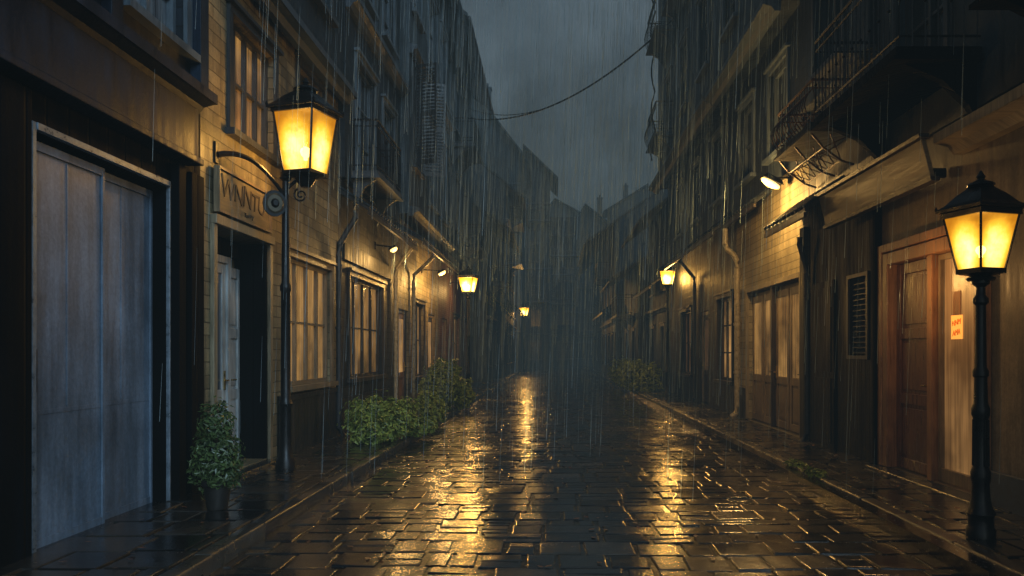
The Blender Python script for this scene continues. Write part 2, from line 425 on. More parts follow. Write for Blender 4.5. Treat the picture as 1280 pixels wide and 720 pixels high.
def downpipe(parent,fr,u,v1,w=0,mat='pipe_dk',off=.35,r=.05,v0=.1):
    mb=MB(); mb.tube([fr(u,v1,w+off),fr(u,v1-.12,w+off),fr(u+.02,v1-.35,w+off*.6),fr(u,v1-.6,w+.09),fr(u,v1-.8,w+.08),fr(u,v0+.15,w+.08),fr(u,v0,w+.18)],r,10)
    k=v1-1.0
    while k>v0+.4: mb.lathe(fr(u,k,w+.08),[(r,0),(r+.014,0),(r+.014,.05),(r,.05)],10); k-=1.1
    return mb.build('downpipe',parent,(mat,),True)
def pil(parent,fr,boxes,mat,name='pilaster',bevel=.006):
    for a,b in boxes:
        mb=MB(); mb.box(fr,a,b); mb.build(name,parent,(mat,),bevel=bevel)

def OP(u0,u1,v0,v1,**k): d=dict(u0=u0,u1=u1,v0=v0,v1=v1); d.update(k); return d

# ================================================================== LEFT ROW
h=thing('house','dark house with wide blue-grey sliding door and grey fascia','house',(XL-3,5.5,0),'old houses lining the street')
wall(h,FL,1.5,8.75,0,4.3,0,[OP(5.92,7.97,.06,3.24,reveal=.22)],('h1_black',))
ops=[OP(5.6,6.75,4.75,6.3),OP(7.25,8.35,4.75,6.3),OP(3.4,4.6,4.75,6.3)]
wall(h,FL,1.5,8.75,4.3,9.2,0,ops,('h1_up',))
for o in ops: window(h,FL,o['u0'],o['u1'],o['v0'],o['v1'],0,2,3,'g_cold','frame_gr',trim=.12)
mb=MB(); mb.box(FL,(1.5,3.62,.002),(8.36,4.13,.16)); mb.box(FL,(1.5,3.55,.002),(8.40,3.618,.2)); mb.build('fascia',h,('h1_fascia',),bevel=.01)
cornice(h,FL,1.5,8.45,4.26,0,.32,'h1_fascia',0)
pil(h,FL,[((8.42,.0,.002),(8.72,3.5,.06)),((8.05,0,.002),(8.2,3.5,.10)),((4.6,0,.002),(5.80,3.5,.08))],'h1_black')
pil(h,FL,[((6.82,4.36,.002),(7.0,9,.1)),((8.5,4.36,.002),(8.7,9,.12))],'h1_fascia','upper_post')
for (a,b,wd) in ((5.95,6.98,-.10),(6.86,7.95,-.17)):
    mb=MB(); mb.box(FL,(a,.1,wd),(b,3.2,wd+.03),0)
    t=.05
    mb.box(FL,(a,.1,wd+.032),(a+t,3.2,wd+.05),1); mb.box(FL,(b-t*.7,.1,wd+.032),(b,3.2,wd+.05),1)
    for vv in (.1,1.12,3.13): mb.box(FL,(a+t,vv,wd+.032),(b-t*.7,vv+(.07 if vv!=1.12 else .035),wd+(.048 if vv!=1.12 else .036)),1)
    mb.box(FL,((a+b)/2-.008,1.16,wd+.031),((a+b)/2+.008,3.13,wd+.036),1)
    d=mb.build('sliding_door',h,('slide','slide'),bevel=.004)
    if a<6: 
        q=MB(); q.tube([FL(a+.03,1.3,wd+.05),FL(a+.03,1.3,wd+.09),FL(a+.03,1.62,wd+.09),FL(a+.03,1.62,wd+.05)],.012,8); q.build('handle',d,('iron',),True)
mb=MB(); mb.box(FL,(5.87,.06,.002),(5.915,3.30,.04)); mb.box(FL,(7.975,.06,.002),(8.0,3.30,.04)); mb.box(FL,(5.916,3.245,.002),(7.974,3.30,.05)); mb.box(FL,(5.85,.0,.002),(8.0,.058,.14)); mb.build('door_frame',h,('slide_trim',),bevel=.004)
roof(h,FL,1.5,8.7,9.2,0,6,1.6)

h=thing('house','lamp-lit ochre stone house with recessed doorway and dark dado','house',(XL-3,11.5,0),'old houses lining the street')
lo=[OP(9.1,10.8,.17,3.05,reveal=.42),OP(11.65,13.85,1.1,3.0,reveal=.16),OP(9.55,11.05,4.25,5.65),OP(12.1,13.4,4.6,5.95)]
wall(h,FL,8.76,14.4,0,6.2,0,lo,('ochre',))
hi=[OP(9.6,11,7.2,8.8),OP(12.1,13.5,7.2,8.8)]
wall(h,FL,8.76,14.4,6.2,11,.1,hi,('sid_dk',))  # darker boards where the lamplight ends; shade is put into the wall colour
window(h,FL,11.65,13.85,1.1,3.0,0,4,2,'g_curt','wood_tan',reveal=.16,trim=.1)
window(h,FL,9.55,11.05,4.25,5.65,0,4,2,'g_curt','frame_dk')
window(h,FL,12.1,13.4,4.6,5.95,0,3,2,'g_dark','frame_dk')
for o in hi: window(h,FL,o['u0'],o['u1'],o['v0'],o['v1'],.1,2,3,'g_dark','frame_dk')
door(h,FL,9.3,10.2,.19,2.72,-.38,'frame_pl',1,'g_cold','frame_pl',3)
door(h,FL,10.30,10.70,.19,2.7,-.40,'frame_pl',-1,None,None,3,name='side_door')
mb=MB(); mb.box(FL,(10.74,.17,-.41),(10.796,3.04,.004)); mb.build('dark_jamb_sheet',h,('h1_black',))  # black sheet added to darken the recess's far jamb
mb=MB(); mb.box(FL,(9.105,2.84,-.41),(10.738,3.04,-.30)); mb.build('transom',h,('h1_black',))
mb=MB(); mb.box(FL,(9.0,3.052,.002),(10.9,3.16,.08)); mb.box(FL,(9.0,.0,.002),(9.095,3.05,.05)); mb.box(FL,(10.805,0,.006),(10.9,3.05,.05)); mb.build('doorway_surround',h,('frame_cr',),bevel=.006)
mb=MB(); mb.box(FL,(9.05,.0,-.38),(10.85,.155,.18)); mb.build('doorstep',h,('kerb',),bevel=.01)
mb=MB(); mb.box(FL,(11.2,0,.002),(14.38,.9,.05)); mb.box(FL,(11.2,.9,.002),(14.38,.98,.08)); mb.build('dado',h,('dado',),bevel=.005)
cornice(h,FL,8.78,14.4,6.2,.1,.25)
roof(h,FL,8.8,14.35,11,.1,6,1.8)
downpipe(h,FL,14.15,4.1,0,'pipe_dk',.38)

h=thing('house','dark stone house with iron balcony and tiled awning','house',(XL-3,17,0),'old houses lining the street')
lo=[OP(15.15,18.1,1.1,3.05,reveal=.18)]
wall(h,FL,14.41,19.6,0,4.75,0,lo,('stone_dk',))
hi=[OP(15.2,16.8,5.0,7.2),OP(17.6,18.8,5.3,7.1),OP(15.2,16.6,8.6,10.4),OP(17.6,18.8,8.6,10.4)]
wall(h,FL,14.41,19.6,4.75,12.2,.12,hi,('sid_dk',))
window(h,FL,15.15,18.1,1.1,3.05,0,4,2,'g_curt','wood_dk',reveal=.18)
for o in hi: window(h,FL,o['u0'],o['u1'],o['v0'],o['v1'],.12,2,3,'g_dark','frame_gr')
balcony(h,FL,14.9,17.2,4.98,.5,.12)
awning(h,FL,14.45,19.55,4.15,.55,.35)
mb=MB(); mb.box(FL,(14.5,0,.002),(19.5,.75,.05)); mb.build('plinth',h,('dado',))
mb=MB(); mb.box(FL,(14.6,3.3,.002),(18.8,3.6,.07)); mb.build('lintel',h,('dado',))
cornice(h,FL,14.45,19.6,8.0,.12,.25)
roof(h,FL,14.45,19.55,12.2,.12,6,2)
downpipe(h,FL,19.3,4.2,0,'pipe',.45)

h=thing('house','tall grey plastered house with louvred shutters and warm shopfront','house',(XL-3,23,0),'old houses lining the street')
lo=[OP(20.1,21.4,.15,2.7),OP(22.2,24.0,.9,3.0),OP(24.9,26.3,.15,2.8)]
wall(h,FL,19.61,27,0,5.0,0,lo,('ochre',))
hi=[OP(20.1,21.3,6.3,8.8),OP(22.6,24.2,5.8,8.2),OP(25,26.3,5.8,8.2),OP(20.1,21.3,10.2,12),OP(22.6,24.2,9.6,11.8),OP(25,26.3,9.6,11.8)]
wall(h,FL,19.61,27,5.0,13.2,.35,hi,('pl_mid',))
door(h,FL,20.2,21.3,.17,2.6,-.15,'wood_or',1,'g_warm','wood_dk')
window(h,FL,22.2,24.0,.9,3.0,0,3,2,'g_warm','wood_dk')
door(h,FL,25.0,26.2,.17,2.7,-.15,'wood_dk',1,'g_warm','wood_tan')
window(h,FL,20.1,21.3,6.3,8.8,.35,2,4,'g_dark','frame_dk',shutters=70)
for o in hi[1:]: window(h,FL,o['u0'],o['u1'],o['v0'],o['v1'],.35,2,3,'g_dark','frame_gr')
awning(h,FL,19.65,26.95,4.3,.7,.4)
cornice(h,FL,19.61,27,5.1,.35,.25); cornice(h,FL,19.61,27,9.1,.35,.2)
roof(h,FL,19.65,26.95,13.2,.35,6,2.2)
downpipe(h,FL,21.8,4.3,0,'pipe',.6)

h=thing('house','tall dark house with brick ground floor and deep eaves','house',(XL-3,33,0),'old houses lining the street')
lo=[OP(28.0,29.4,.15,2.8),OP(31,33,.9,3),OP(35,36.6,.9,3)]
wall(h,FL,27.01,37.5,0,5.3,0,lo,('brick',))
hi=[OP(28+2.9*i,29.3+2.9*i,v,v+2) for i in range(3) for v in (6.4,10.2)]
wall(h,FL,27.01,37.5,5.3,13.6,.1,hi,('pl_dk',))
door(h,FL,28.1,29.3,.17,2.7,-.15,'wood_red',1,'g_dim','wood_tan')
for o in lo[1:]: window(h,FL,o['u0'],o['u1'],o['v0'],o['v1'],0,3,2,'g_warm','wood_dk')
for o in hi: window(h,FL,o['u0'],o['u1'],o['v0'],o['v1'],.1,2,3,'g_dark','frame_gr')
awning(h,FL,27.05,33,4.4,.6,.4); cornice(h,FL,27.05,37.5,5.4,.1,.25); balcony(h,FL,33.6,36.6,6.0,.8,.1,step=.2); balcony(h,FL,30.6,33.4,9.6,.8,.1,step=.2)
roof(h,FL,27.1,37.5,13.6,.1,6,2.4,.9)

def generic(label,fr,loc,u0,u1,H,storey=3.1,gap=2.6,mat='pl_dk',w=0,depth=6,rise=2.5,over=.5,lit=0,balc=(),gablefront=False,chim=None,jet=None):
    h=thing('house',label,'house',loc,'old houses lining the street')
    ops=[];v=.9;k=0
    n=max(1,int((u1-u0)/gap))
    while v+1.9<H-.4:
        for i in range(n):
            c=u0+(u1-u0)*(i+.5)/n; ops.append(OP(c-.5,c+.5,v,v+1.7))
        v+=storey;k+=1
    wall(h,fr,u0,u1,0,H,w,ops,(mat,),depth,gable=None if gablefront else rise)
    for o in ops:
        p='g_dim' if (R()<lit and o['v0']<6) else 'g_dark'
        window(h,fr,o['u0'],o['u1'],o['v0'],o['v1'],w,2,2,p,'frame_dk',trim=.1)
    v=storey+.2
    while v<H-1: cornice(h,fr,u0,u1,v,w,.18,'stonetrim',0); v+=storey*2
    for b in balc: balcony(h,fr,b[0],b[1],b[2],b[3],w,step=.25)
    if jet: awning(h,fr,u0+.05,u1-.05,jet,.7,.5,w)
    if gablefront:
        mb=MB(); m=(u0+u1)/2 if gablefront is True else gablefront; o=over
        kl=rise/(m-u0); kr=rise/(u1-m)
        pts=[(u0-o,H-o*kl),(m,H+rise),(u1+o,H-o*kr),(u1+o,H-o*kr+.2),(m,H+rise+.2),(u0-o,H-o*kl+.2)]
        vs=[fr(p[0],p[1],w+o) for p in pts]+[fr(p[0],p[1],-depth) for p in pts]; nn=6
        mb.add(vs,[(0,1,4,5),(1,2,3,4),(11,10,7,6),(10,9,8,7)]+[(i,(i+1)%nn,nn+(i+1)%nn,nn+i) for i in range(nn)])
        mb.build('roof',h,('tile',))
        g=MB(); g.add([fr(u0,H,w),fr(u1,H,w),fr(m,H+rise,w)],[(0,1,2)]); g.build('gable',h,(mat,))
    else: roof(h,fr,u0,u1,H,w,depth,rise,over)
    if chim:
        cu,cw,cv,chh=chim; mb=MB(); mb.box(fr,(cu-.35,cv,cw-.35),(cu+.35,cv+chh,cw+.35)); mb.box(fr,(cu-.42,cv+chh+.002,cw-.42),(cu+.42,cv+chh+.15,cw+.42)); mb.lathe(fr(cu,cv+chh+.15,cw),[(.12,0),(.14,.4)],8); mb.build('chimney',h,('stonetrim',))
    return h
generic('low dark house with broad tiled eaves and balcony',FL,(XL-3,43,0),38.5,46.0,8.2,mat='pl_mid',w=.7,rise=2.4,over=1.2,balc=((42,45.5,5.2,.9),),jet=3.9)
generic('dark rain-soaked tenement with projecting balconies',FL,(XL-3,52,0),47.5,58,11.6,mat='pl_dk',w=1.1,rise=3.0,over=1.0,balc=((48,51,7.0,.9),(52,56,10.1,.8)),jet=4.2)
generic('tall broad gabled house closing the street',FF(67),(-6,71,0),-12.2,-2.6,18.2,gap=2.0,mat='pl_dk',rise=8.0,over=.7,depth=10,balc=((-6,-2.8,13.0,1.0),),gablefront=-8.8,chim=(-5.6,-2,22.0,2.2),jet=9.6)
generic('tall narrow misty house with lean-to roof',FF(76),(-1.5,80,0),-2.9,-.2,18.6,gap=1.5,mat='pl_dk',rise=2.4,over=.8,depth=8,balc=((-2.4,-.1,14.0,1.2),(-2.4,-.3,6.4,1.2)),gablefront=-2.7)
generic('narrow misty house with overhanging balcony rows',FF(82),(.9,85,0),-.1,2.4,14.0,gap=1.2,mat='pl_dk',rise=1.8,over=1.1,depth=6,balc=((-.2,2.7,11.4,1.5),(-.2,2.3,6.6,1.0)),jet=3.8)
generic('misty house with broad balcony at street end',FF(88),(3.4,92,0),2.5,4.9,9.2,gap=1.1,mat='pl_dk',rise=1.7,over=1.1,depth=6,balc=((2.6,4.8,6.0,.9),),jet=3.4)
generic('low misty house at the bend of the street',FF(96),(6,100,0),4.8,9.8,13.0,gap=1.4,mat='pl_mid',rise=2.6,over=.9,depth=8,gablefront=8.2,jet=3.8)
generic('misty hillside house with steep roof',FF(112),(8,116,0),3.0,8.0,19.4,mat='pl_dk',rise=2.6,over=1.2,depth=8,gablefront=4.6,chim=(6.8,-2,20.4,3.0))
generic('misty hillside house with tall stone wall',FF(122),(15,126,0),9,17,23.5,mat='pl_mid',rise=3.4,over=1.2,depth=8,gablefront=14.5,chim=(11.4,-2,24.4,2.8))
generic('small misty hillside house between roofs',FF(104),(11,108,0),8.0,13.2,16.0,mat='pl_dk',rise=2.2,over=1.2,depth=6)
generic('far misty hillside house on the slope',FF(134),(2,138,0),-2,6,24,mat='pl_mid',rise=3,over=1.2,depth=8,gablefront=0.5)

# ================================================================== RIGHT ROW
h=thing('house','house with orange varnished timber entrance and cream plaster','house',(XR+3,6.5,0),'old houses lining the street')
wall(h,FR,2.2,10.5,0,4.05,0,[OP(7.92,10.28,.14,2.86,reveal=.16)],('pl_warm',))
hi=[OP(8.6,9.8,4.75,6.9),OP(5.2,6.4,4.8,6.6),OP(2.8,4,4.8,6.6),OP(8.6,9.8,8.2,10),OP(5.2,6.4,8.2,10)]
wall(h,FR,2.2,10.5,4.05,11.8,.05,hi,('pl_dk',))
for o in hi: window(h,FR,o['u0'],o['u1'],o['v0'],o['v1'],.05,2,3,'g_dark','frame_dk')
mb=MB()
mb.box(FR,(7.93,.14,-.15),(8.05,2.85,.06)); mb.box(FR,(10.13,.14,-.15),(10.27,2.85,.06)); mb.box(FR,(8.05,2.70,-.15),(10.13,2.85,.058)); mb.box(FR,(9.02,.14,-.15),(9.14,2.70,.02))
mb.box(FR,(7.82,.14,.002),(7.915,2.97,.07)); mb.box(FR,(10.285,.14,.002),(10.40,2.97,.07)); mb.box(FR,(7.915,2.865,.002),(10.285,2.97,.072))
mb.build('entrance_frame',h,('wood_or',),bevel=.008)
door(h,FR,9.15,10.12,.16,2.69,-.13,'wood_red',-1,None,None,3)
mb=MB(); mb.box(FR,(8.06,.16,-.12),(9.01,2.69,-.10)); gp=mb.build('glass_door',h,('g_entry',))
mb=MB(); mb.box(FR,(8.06,.16,-.098),(8.11,2.69,-.05)); mb.box(FR,(8.96,.16,-.098),(9.01,2.69,-.05)); mb.box(FR,(8.11,.16,-.098),(8.96,.30,-.052)); mb.box(FR,(8.11,2.63,-.098),(8.96,2.69,-.052)); mb.build('frame',gp,('wood_tan',))
mb=MB(); mb.box(FR,(7.8,0,-.1),(10.4,.138,.22)); mb.build('doorstep',h,('kerb',),bevel=.01)
cornice(h,FR,2.2,8.35,3.82,0,.32,'frame_cr')
mb=MB(); mb.box(FR,(2.2,.0,.002),(7.78,.45,.05)); mb.build('plinth',h,('stonetrim',),bevel=.01)
balcony(h,FR,7.9,10.4,4.62,.85,.05,h=1.0,slab='h1_black')
balcony(h,FR,4.9,6.7,4.62,.7,.05,h=1.0,slab='h1_black')
cornice(h,FR,2.2,10.5,7.5,.05,.3)
roof(h,FR,2.2,10.45,11.8,.05,6,2)
pil(h,FR,[((10.41,0,.002),(10.49,4,.1))],'h1_black')

h=thing('house','narrow black boarded house with louvred vent','house',(XR+3,12,0),'old houses lining the street')
wall(h,FR,10.51,13.4,0,5.6,0,[OP(10.9,11.55,1.55,2.65,reveal=.1)],('plank_blk',))
hi=[OP(11.4,12.6,5.9,7.2),OP(11.4,12.6,9,10.8)]
wall(h,FR,10.51,13.4,5.6,13,.15,hi,('sid_dk',))
for o in hi: window(h,FR,o['u0'],o['u1'],o['v0'],o['v1'],.15,2,2,'g_dark','frame_dk')
mb=MB()
for i in range(14): 
    v=1.58+i*.075; mb.prism(FR,[(v,-.02),(v+.012,-.02),(v+.06,-.08),(v+.048,-.08)],10.95,11.5)
mb.box(FR,(10.84,1.5,.002),(10.9,2.7,.03)); mb.box(FR,(11.55,1.5,.002),(11.61,2.7,.03)); mb.box(FR,(10.9,2.65,.002),(11.55,2.7,.03)); mb.box(FR,(10.9,1.5,.002),(11.55,1.55,.03))
mb.build('louvred_vent',h,('frame_dk',))
awning(h,FR,11.7,13.9,3.65,.6,.45)
mb=MB(); mb.box(FR,(12.1,.12,.002),(13.1,2.7,.04)); mb.box(FR,(12.2,.2,.042),(13.0,1.2,.055)); mb.box(FR,(12.2,1.3,.042),(13.0,2.6,.055)); mb.build('shutter_door',h,('plank_blk',))
b_=balcony(h,FR,11.3,13.0,4.85,.65,.0,h=.6,bulge=.12,slab='plank_blk',corbel=False,iron='rust')
mb=MB()
for u in (11.35,12.1,12.95):
    mb.tube([FR(u,4.7,.62),FR(u,4.5,.45),FR(u,4.32,.2),FR(u,4.26,.02)],.016,6); mb.tube([FR(u,4.7,.02),FR(u,4.5,.45)],.010,6); mb.tube([FR(u,4.7,.35),FR(u,4.32,.2)],.010,6)
for w_,v_ in ((.45,4.5),(.2,4.32)): mb.tube([FR(11.35,v_,w_),FR(12.95,v_,w_)],.012,6)
for i in range(6):
    a=11.35+i*.27; mb.tube([FR(a,4.5,.45),FR(a+.25,4.32,.2)],.008,5); mb.tube([FR(a+.25,4.5,.45),FR(a,4.32,.2)],.008,5)
mb.build('lattice_bracket',b_,('rust',),True)
roof(h,FR,10.55,13.35,13,.15,6,2)
downpipe(h,FR,13.25,3.5,0,'pipe_dk',.2)

h=thing('house','tan boarded shop with paneled glazed doors under a wall lamp','house',(XR+3,16,0),'old houses lining the street')
wall(h,FR,13.41,18.65,0,4.8,0,[OP(13.75,17.45,.14,2.88,reveal=.16)],('sid_warm',))
hi=[OP(14.2,15.4,5.3,6.9),OP(16.6,17.8,5.3,6.9)]
wall(h,FR,13.41,18.65,4.8,7.5,.1,hi,('sid_dk',))
h3=[OP(14.2,15.4,8.6,10.5),OP(16.6,17.8,8.6,10.5),OP(14.2,15.4,12,13.6),OP(16.6,17.8,12,13.6)]
wall(h,FR,13.41,18.65,7.5,15,.45,h3,('pl_dk',))
for o in hi: window(h,FR,o['u0'],o['u1'],o['v0'],o['v1'],.1,2,2,'g_dark','frame_gr')
for o in h3: window(h,FR,o['u0'],o['u1'],o['v0'],o['v1'],.45,2,3,'g_dark','frame_gr')
for i in range(4):
    a=13.83+i*.905; door(h,FR,a,a+.84,.16,2.78,-.13,'wood_tan',1 if i%2 else -1,'g_curt',None,3)
mb=MB(); mb.box(FR,(13.66,.14,.002),(13.745,2.98,.06)); mb.box(FR,(17.455,.14,.002),(17.54,2.98,.06)); mb.box(FR,(13.745,2.885,.002),(17.455,2.98,.062)); mb.build('shopfront_frame',h,('frame_cr',),bevel=.005)
pil(h,FR,[((15.56,.15,-.13),(15.64,2.87,.03))],'wood_dk','mullion')
pil(h,FR,[((13.42,0,.002),(13.64,3.7,.08)),((17.6,0,.002),(18.6,.8,.05))],'dado')
awning(h,FR,15.6,18.6,4.5,.35,.25); cornice(h,FR,13.45,18.65,7.5,.45,.3)
roof(h,FR,13.45,18.6,15,.45,6,2)
mb=MB(); u=18.2
mb.tube([FR(u,4.4,.36),FR(u,4.05,.36),FR(u,3.95,.32),FR(u,3.8,.16),FR(u,3.66,.09),FR(u,3.5,.09),FR(u,.35,.09),FR(u,.2,.12),FR(u,.12,.22)],.065,12)
for k in (3.3,2.2,1.1): mb.lathe(FR(u,k,.09),[(.065,0),(.085,0),(.085,.06),(.065,.06)],12)
mb.build('downpipe',h,('pipe',),True)

h=thing('house','tall dark house with small iron balconies high on the wall','house',(XR+3,24,0),'old houses lining the street')
lo=[OP(19.0,20.7,.9,2.95),OP(22,23.2,.15,2.75),OP(24.6,26.6,.9,2.9)]
wall(h,FR,18.66,29,0,4.9,0,lo,('stone_dk',))
window(h,FR,19.0,20.7,.9,2.95,0,3,3,'g_warm','wood_dk')
door(h,FR,22.1,23.1,.17,2.65,-.15,'wood_dk',1,'g_dim','wood_tan')
window(h,FR,24.6,26.6,.9,2.9,0,3,2,'g_dim','wood_dk')
hi=[OP(19.6+3*i,20.8+3*i,5.4,7.0) for i in range(3)]
wall(h,FR,18.66,29,4.9,7.5,.1,hi,('sid_dk',))
h3=[OP(19.6+3*i,20.8+3*i,v,v+1.9) for i in range(3) for v in (8.7,12)]
wall(h,FR,18.66,29,7.5,16,.45,h3,('pl_dk',))
for o in hi: window(h,FR,o['u0'],o['u1'],o['v0'],o['v1'],.1,2,2,'g_dark','frame_gr')
for o in h3: window(h,FR,o['u0'],o['u1'],o['v0'],o['v1'],.45,2,3,'g_dark','frame_gr')
awning(h,FR,18.7,28.9,4.4,.55,.4); cornice(h,FR,18.66,29.05,7.5,.45,.35)
balcony(h,FR,25.2,27.4,8.55,.6,.45,bulge=.12,step=.14); balcony(h,FR,25.2,27.4,11.9,.6,.45,bulge=.12,step=.14); balcony(h,FR,21.9,24.2,11.9,.5,.45,step=.14)
roof(h,FR,18.7,28.95,16,.45,6,2)
downpipe(h,FR,23.7,4.4,0,'pipe_dk',.5)
mb=MB()
pts=[FR(28.6,15.5,.5)]
for i in range(28): pts.append(FR(28.6+.12*math.sin(i*.8),15.2-i*.25,.60+.16*abs(math.sin(i*.55))))
mb.tube(pts,.03,6)
mb.build('cable',h,('iron',),True)

generic('lower misty house with broad tiled eaves',FR,(XR+3,33,0),29.4,35.5,7.2,mat='pl_mid',rise=2.4,over=1.1,lit=.3,jet=4.0)
generic('small misty house with stepped balcony',FR,(XR+3,40,0),36.4,43.0,5.6,mat='pl_dk',rise=2.0,w=.4,over=1.2,balc=((38.5,42,3.4,.8),))
generic('misty steep-roofed house on the bend',FR,(XR+3,52,0),44.5,56,8.8,mat='pl_dk',w=.8,rise=2.4,over=1.6,balc=((48,51,6.0,.8),),jet=3.8)
generic('misty terraced house stepping up the hill',FR,(XR+3,65,0),60,76,10.0,mat='pl_mid',w=.4,rise=3,over=1.5)

# ================================================================== signs
s=thing('sign','carved ochre wooden signboard with faint worn lettering','sign',FL(9.9,3.2,.05))
mb=MB(); mb.box(FL,(9.06,3.22,.03),(10.7,3.68,.075)); mb.build('board',s,('wood_tanh',),bevel=.01)
mb=MB(); 
mb.box(FL,(9.03,3.19,.03),(10.73,3.218,.10)); mb.box(FL,(9.03,3.682,.03),(10.73,3.71,.10)); mb.box(FL,(9.03,3.218,.03),(9.058,3.682,.10)); mb.box(FL,(10.702,3.218,.03),(10.73,3.682,.10)); mb.build('border',s,('wood_tan',))
def text(body,size,fr_loc,parent,mat,side='L',sx=1.0,name='lettering'):
    cu=bpy.data.curves.new('t','FONT'); cu.body=body; cu.size=size; cu.extrude=.006; cu.align_x='CENTER'; cu.offset=-.002; cu.shear=.12; cu.space_character=.88
    to=bpy.data.objects.new('t',cu); COL.objects.link(to); bpy.context.view_layer.update()
    me=bpy.data.meshes.new_from_object(to.evaluated_get(bpy.context.evaluated_depsgraph_get())); bpy.data.objects.remove(to)
    L=Vector(fr_loc)-WL[parent.name]
    for v in me.vertices:
        x,y,z=v.co; x*=sx
        y*=1+.12*math.sin(x*9+1); y+=.010*math.sin(x*17)
        v.co=(L.x+z,L.y+x,L.z+y) if side=='L' else (L.x-z,L.y-x,L.z+y)
    me.materials.clear(); me.materials.append(M[mat])
    ob=bpy.data.objects.new(name,me); COL.objects.link(ob); ob.parent=parent; return ob
text('WNNTU',.34,FL(9.80,3.38,.080),s,'letter',sx=1.12)
text('Tm o y',.085,FL(9.95,3.262,.080),s,'letter',sx=1.4)

s=thing('sign','long weathered tan wooden shop fascia board','sign',FR(10,3.45,.2))
def FT(u,v,w): return FR(u,v,w+.25+(v-3.45)*.25)
mb=MB(); mb.box(FT,(8.45,3.45,0),(11.7,3.85,.05)); mb.build('board',s,('wood_tanh',),bevel=.008)
mb=MB(); mb.box(FT,(8.4,3.852,-.02),(11.75,3.9,.09)); mb.box(FT,(8.4,3.40,-.02),(11.75,3.448,.08)); mb.build('moulding',s,('wood_dk',),bevel=.005)
for u in (8.7,10.1,11.4):
    mb=MB(); mb.box(FR,(u,3.5,.01),(u+.05,3.6,.27)); mb.build('bracket',s,('iron',))
s=thing('sign','small glowing orange notice with scribbled characters on glass door','sign',FR(8.68,1.7,-.09))
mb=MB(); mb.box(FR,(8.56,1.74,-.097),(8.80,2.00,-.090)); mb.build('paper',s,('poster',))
mb=MB(); mb.box(FR,(8.60,2.002,-.097),(8.76,2.26,-.092)); mb.build('upper_sheet',s,('wood_or',))
text('NNM',.085,FR(8.68,1.89,-.088),s,'ink','R'); text('AMA',.085,FR(8.68,1.78,-.088),s,'ink','R')
light(s,FR(8.8,2.35,.50),20,(1,.52,.16),.06,'entrance_fill')  # fill light added in front of the entrance, without a fixture

# ================================================================== lanterns
def lantern(parent,c,sb,st,hg,rot,rh,glass,power,bulbr=.05,crown=True,lr=.1):
    cx,cy,cz=c; q=math.sqrt(2)
    rb,rt=sb*q,st*q
    def cor(r,z,k): t=rot+math.pi/2*k; return (cx+r*math.cos(t),cy+r*math.sin(t),cz+z)
    f=MB()
    for k in range(4): f.tube([cor(rb,0,k),cor(rt,hg,k)],st*.05,6)
    for z,r,h2 in ((-.035,rb*1.06,.04),(hg-.01,rt*1.08,.045)):
        f.lathe((cx,cy,cz+z),[(r,0),(r,h2)],4,rot)
    f.lathe((cx,cy,cz),[(rb*.2,-.20*st/.3),(rb*.35,-.15*st/.3),(rb*.5,-.08*st/.3),(rb*.95,-.036)],12)
    f.build('lantern_frame',parent,('iron',))
    r=MB(); z0=hg+.036
    r.lathe((cx,cy,cz+z0),[(rt*1.22,0),(rt*1.22,.025),(rt*.98,rh*.22),(rt*.66,rh*.5),(rt*.42,rh*.66),(rt*.34,rh*.72)],4,rot)
    r.lathe((cx,cy,cz+z0),[(rt*.34,rh*.72),(rt*.40,rh*.76),(rt*.36,rh*.82),(rt*.16,rh*.9),(rt*.10,rh*.96),(rt*.14,rh*1.02),(rt*.08,rh*1.1),(rt*.03,rh*1.2)],12)
    if crown:
        for k in range(4):
            x,y,z=cor(rt*1.2,z0+.02,k); r.lathe((x,y,z),[(st*.05,0),(st*.07,st*.08),(st*.01,st*.22)],6)
    r.build('lantern_roof',parent,('iron',))
    g=MB(); N=8
    for k in range(4):
        for i in range(N):
            for j in range(N):
                def P(a,b):
                    z=b*hg; r0=(rb+(rt-rb)*b)*.97; p=Vector(cor(r0,z,k)); q2=Vector(cor(r0,z,k+1)); return p.lerp(q2,a)
                vs=[P(i/N,j/N),P((i+1)/N,j/N),P((i+1)/N,(j+1)/N),P(i/N,(j+1)/N)]
                tn=[]
                for (a,b) in ((i,j),(i+1,j),(i+1,j+1),(i,j+1)):
                    a/=N;b/=N; d=((a-.5)/.6)**2+((b-.32)/.65)**2; tn.append(max(0,1-d))
                g.add(vs,[(0,1,2,3)],0,tn)
    g.build('lantern_glass',parent,(glass,))
    b=MB(); pr=[(bulbr*.35,-bulbr*1.5),(bulbr*.4,-bulbr),(bulbr*.8,-bulbr*.55),(bulbr,0),(bulbr*.8,bulbr*.6),(bulbr*.1,bulbr)]
    b.lathe((cx,cy,cz+hg*.36),pr,12); b.build('bulb',parent,('bulb',),True)
    light(parent,(cx,cy,cz+hg*.36),power,r=lr)

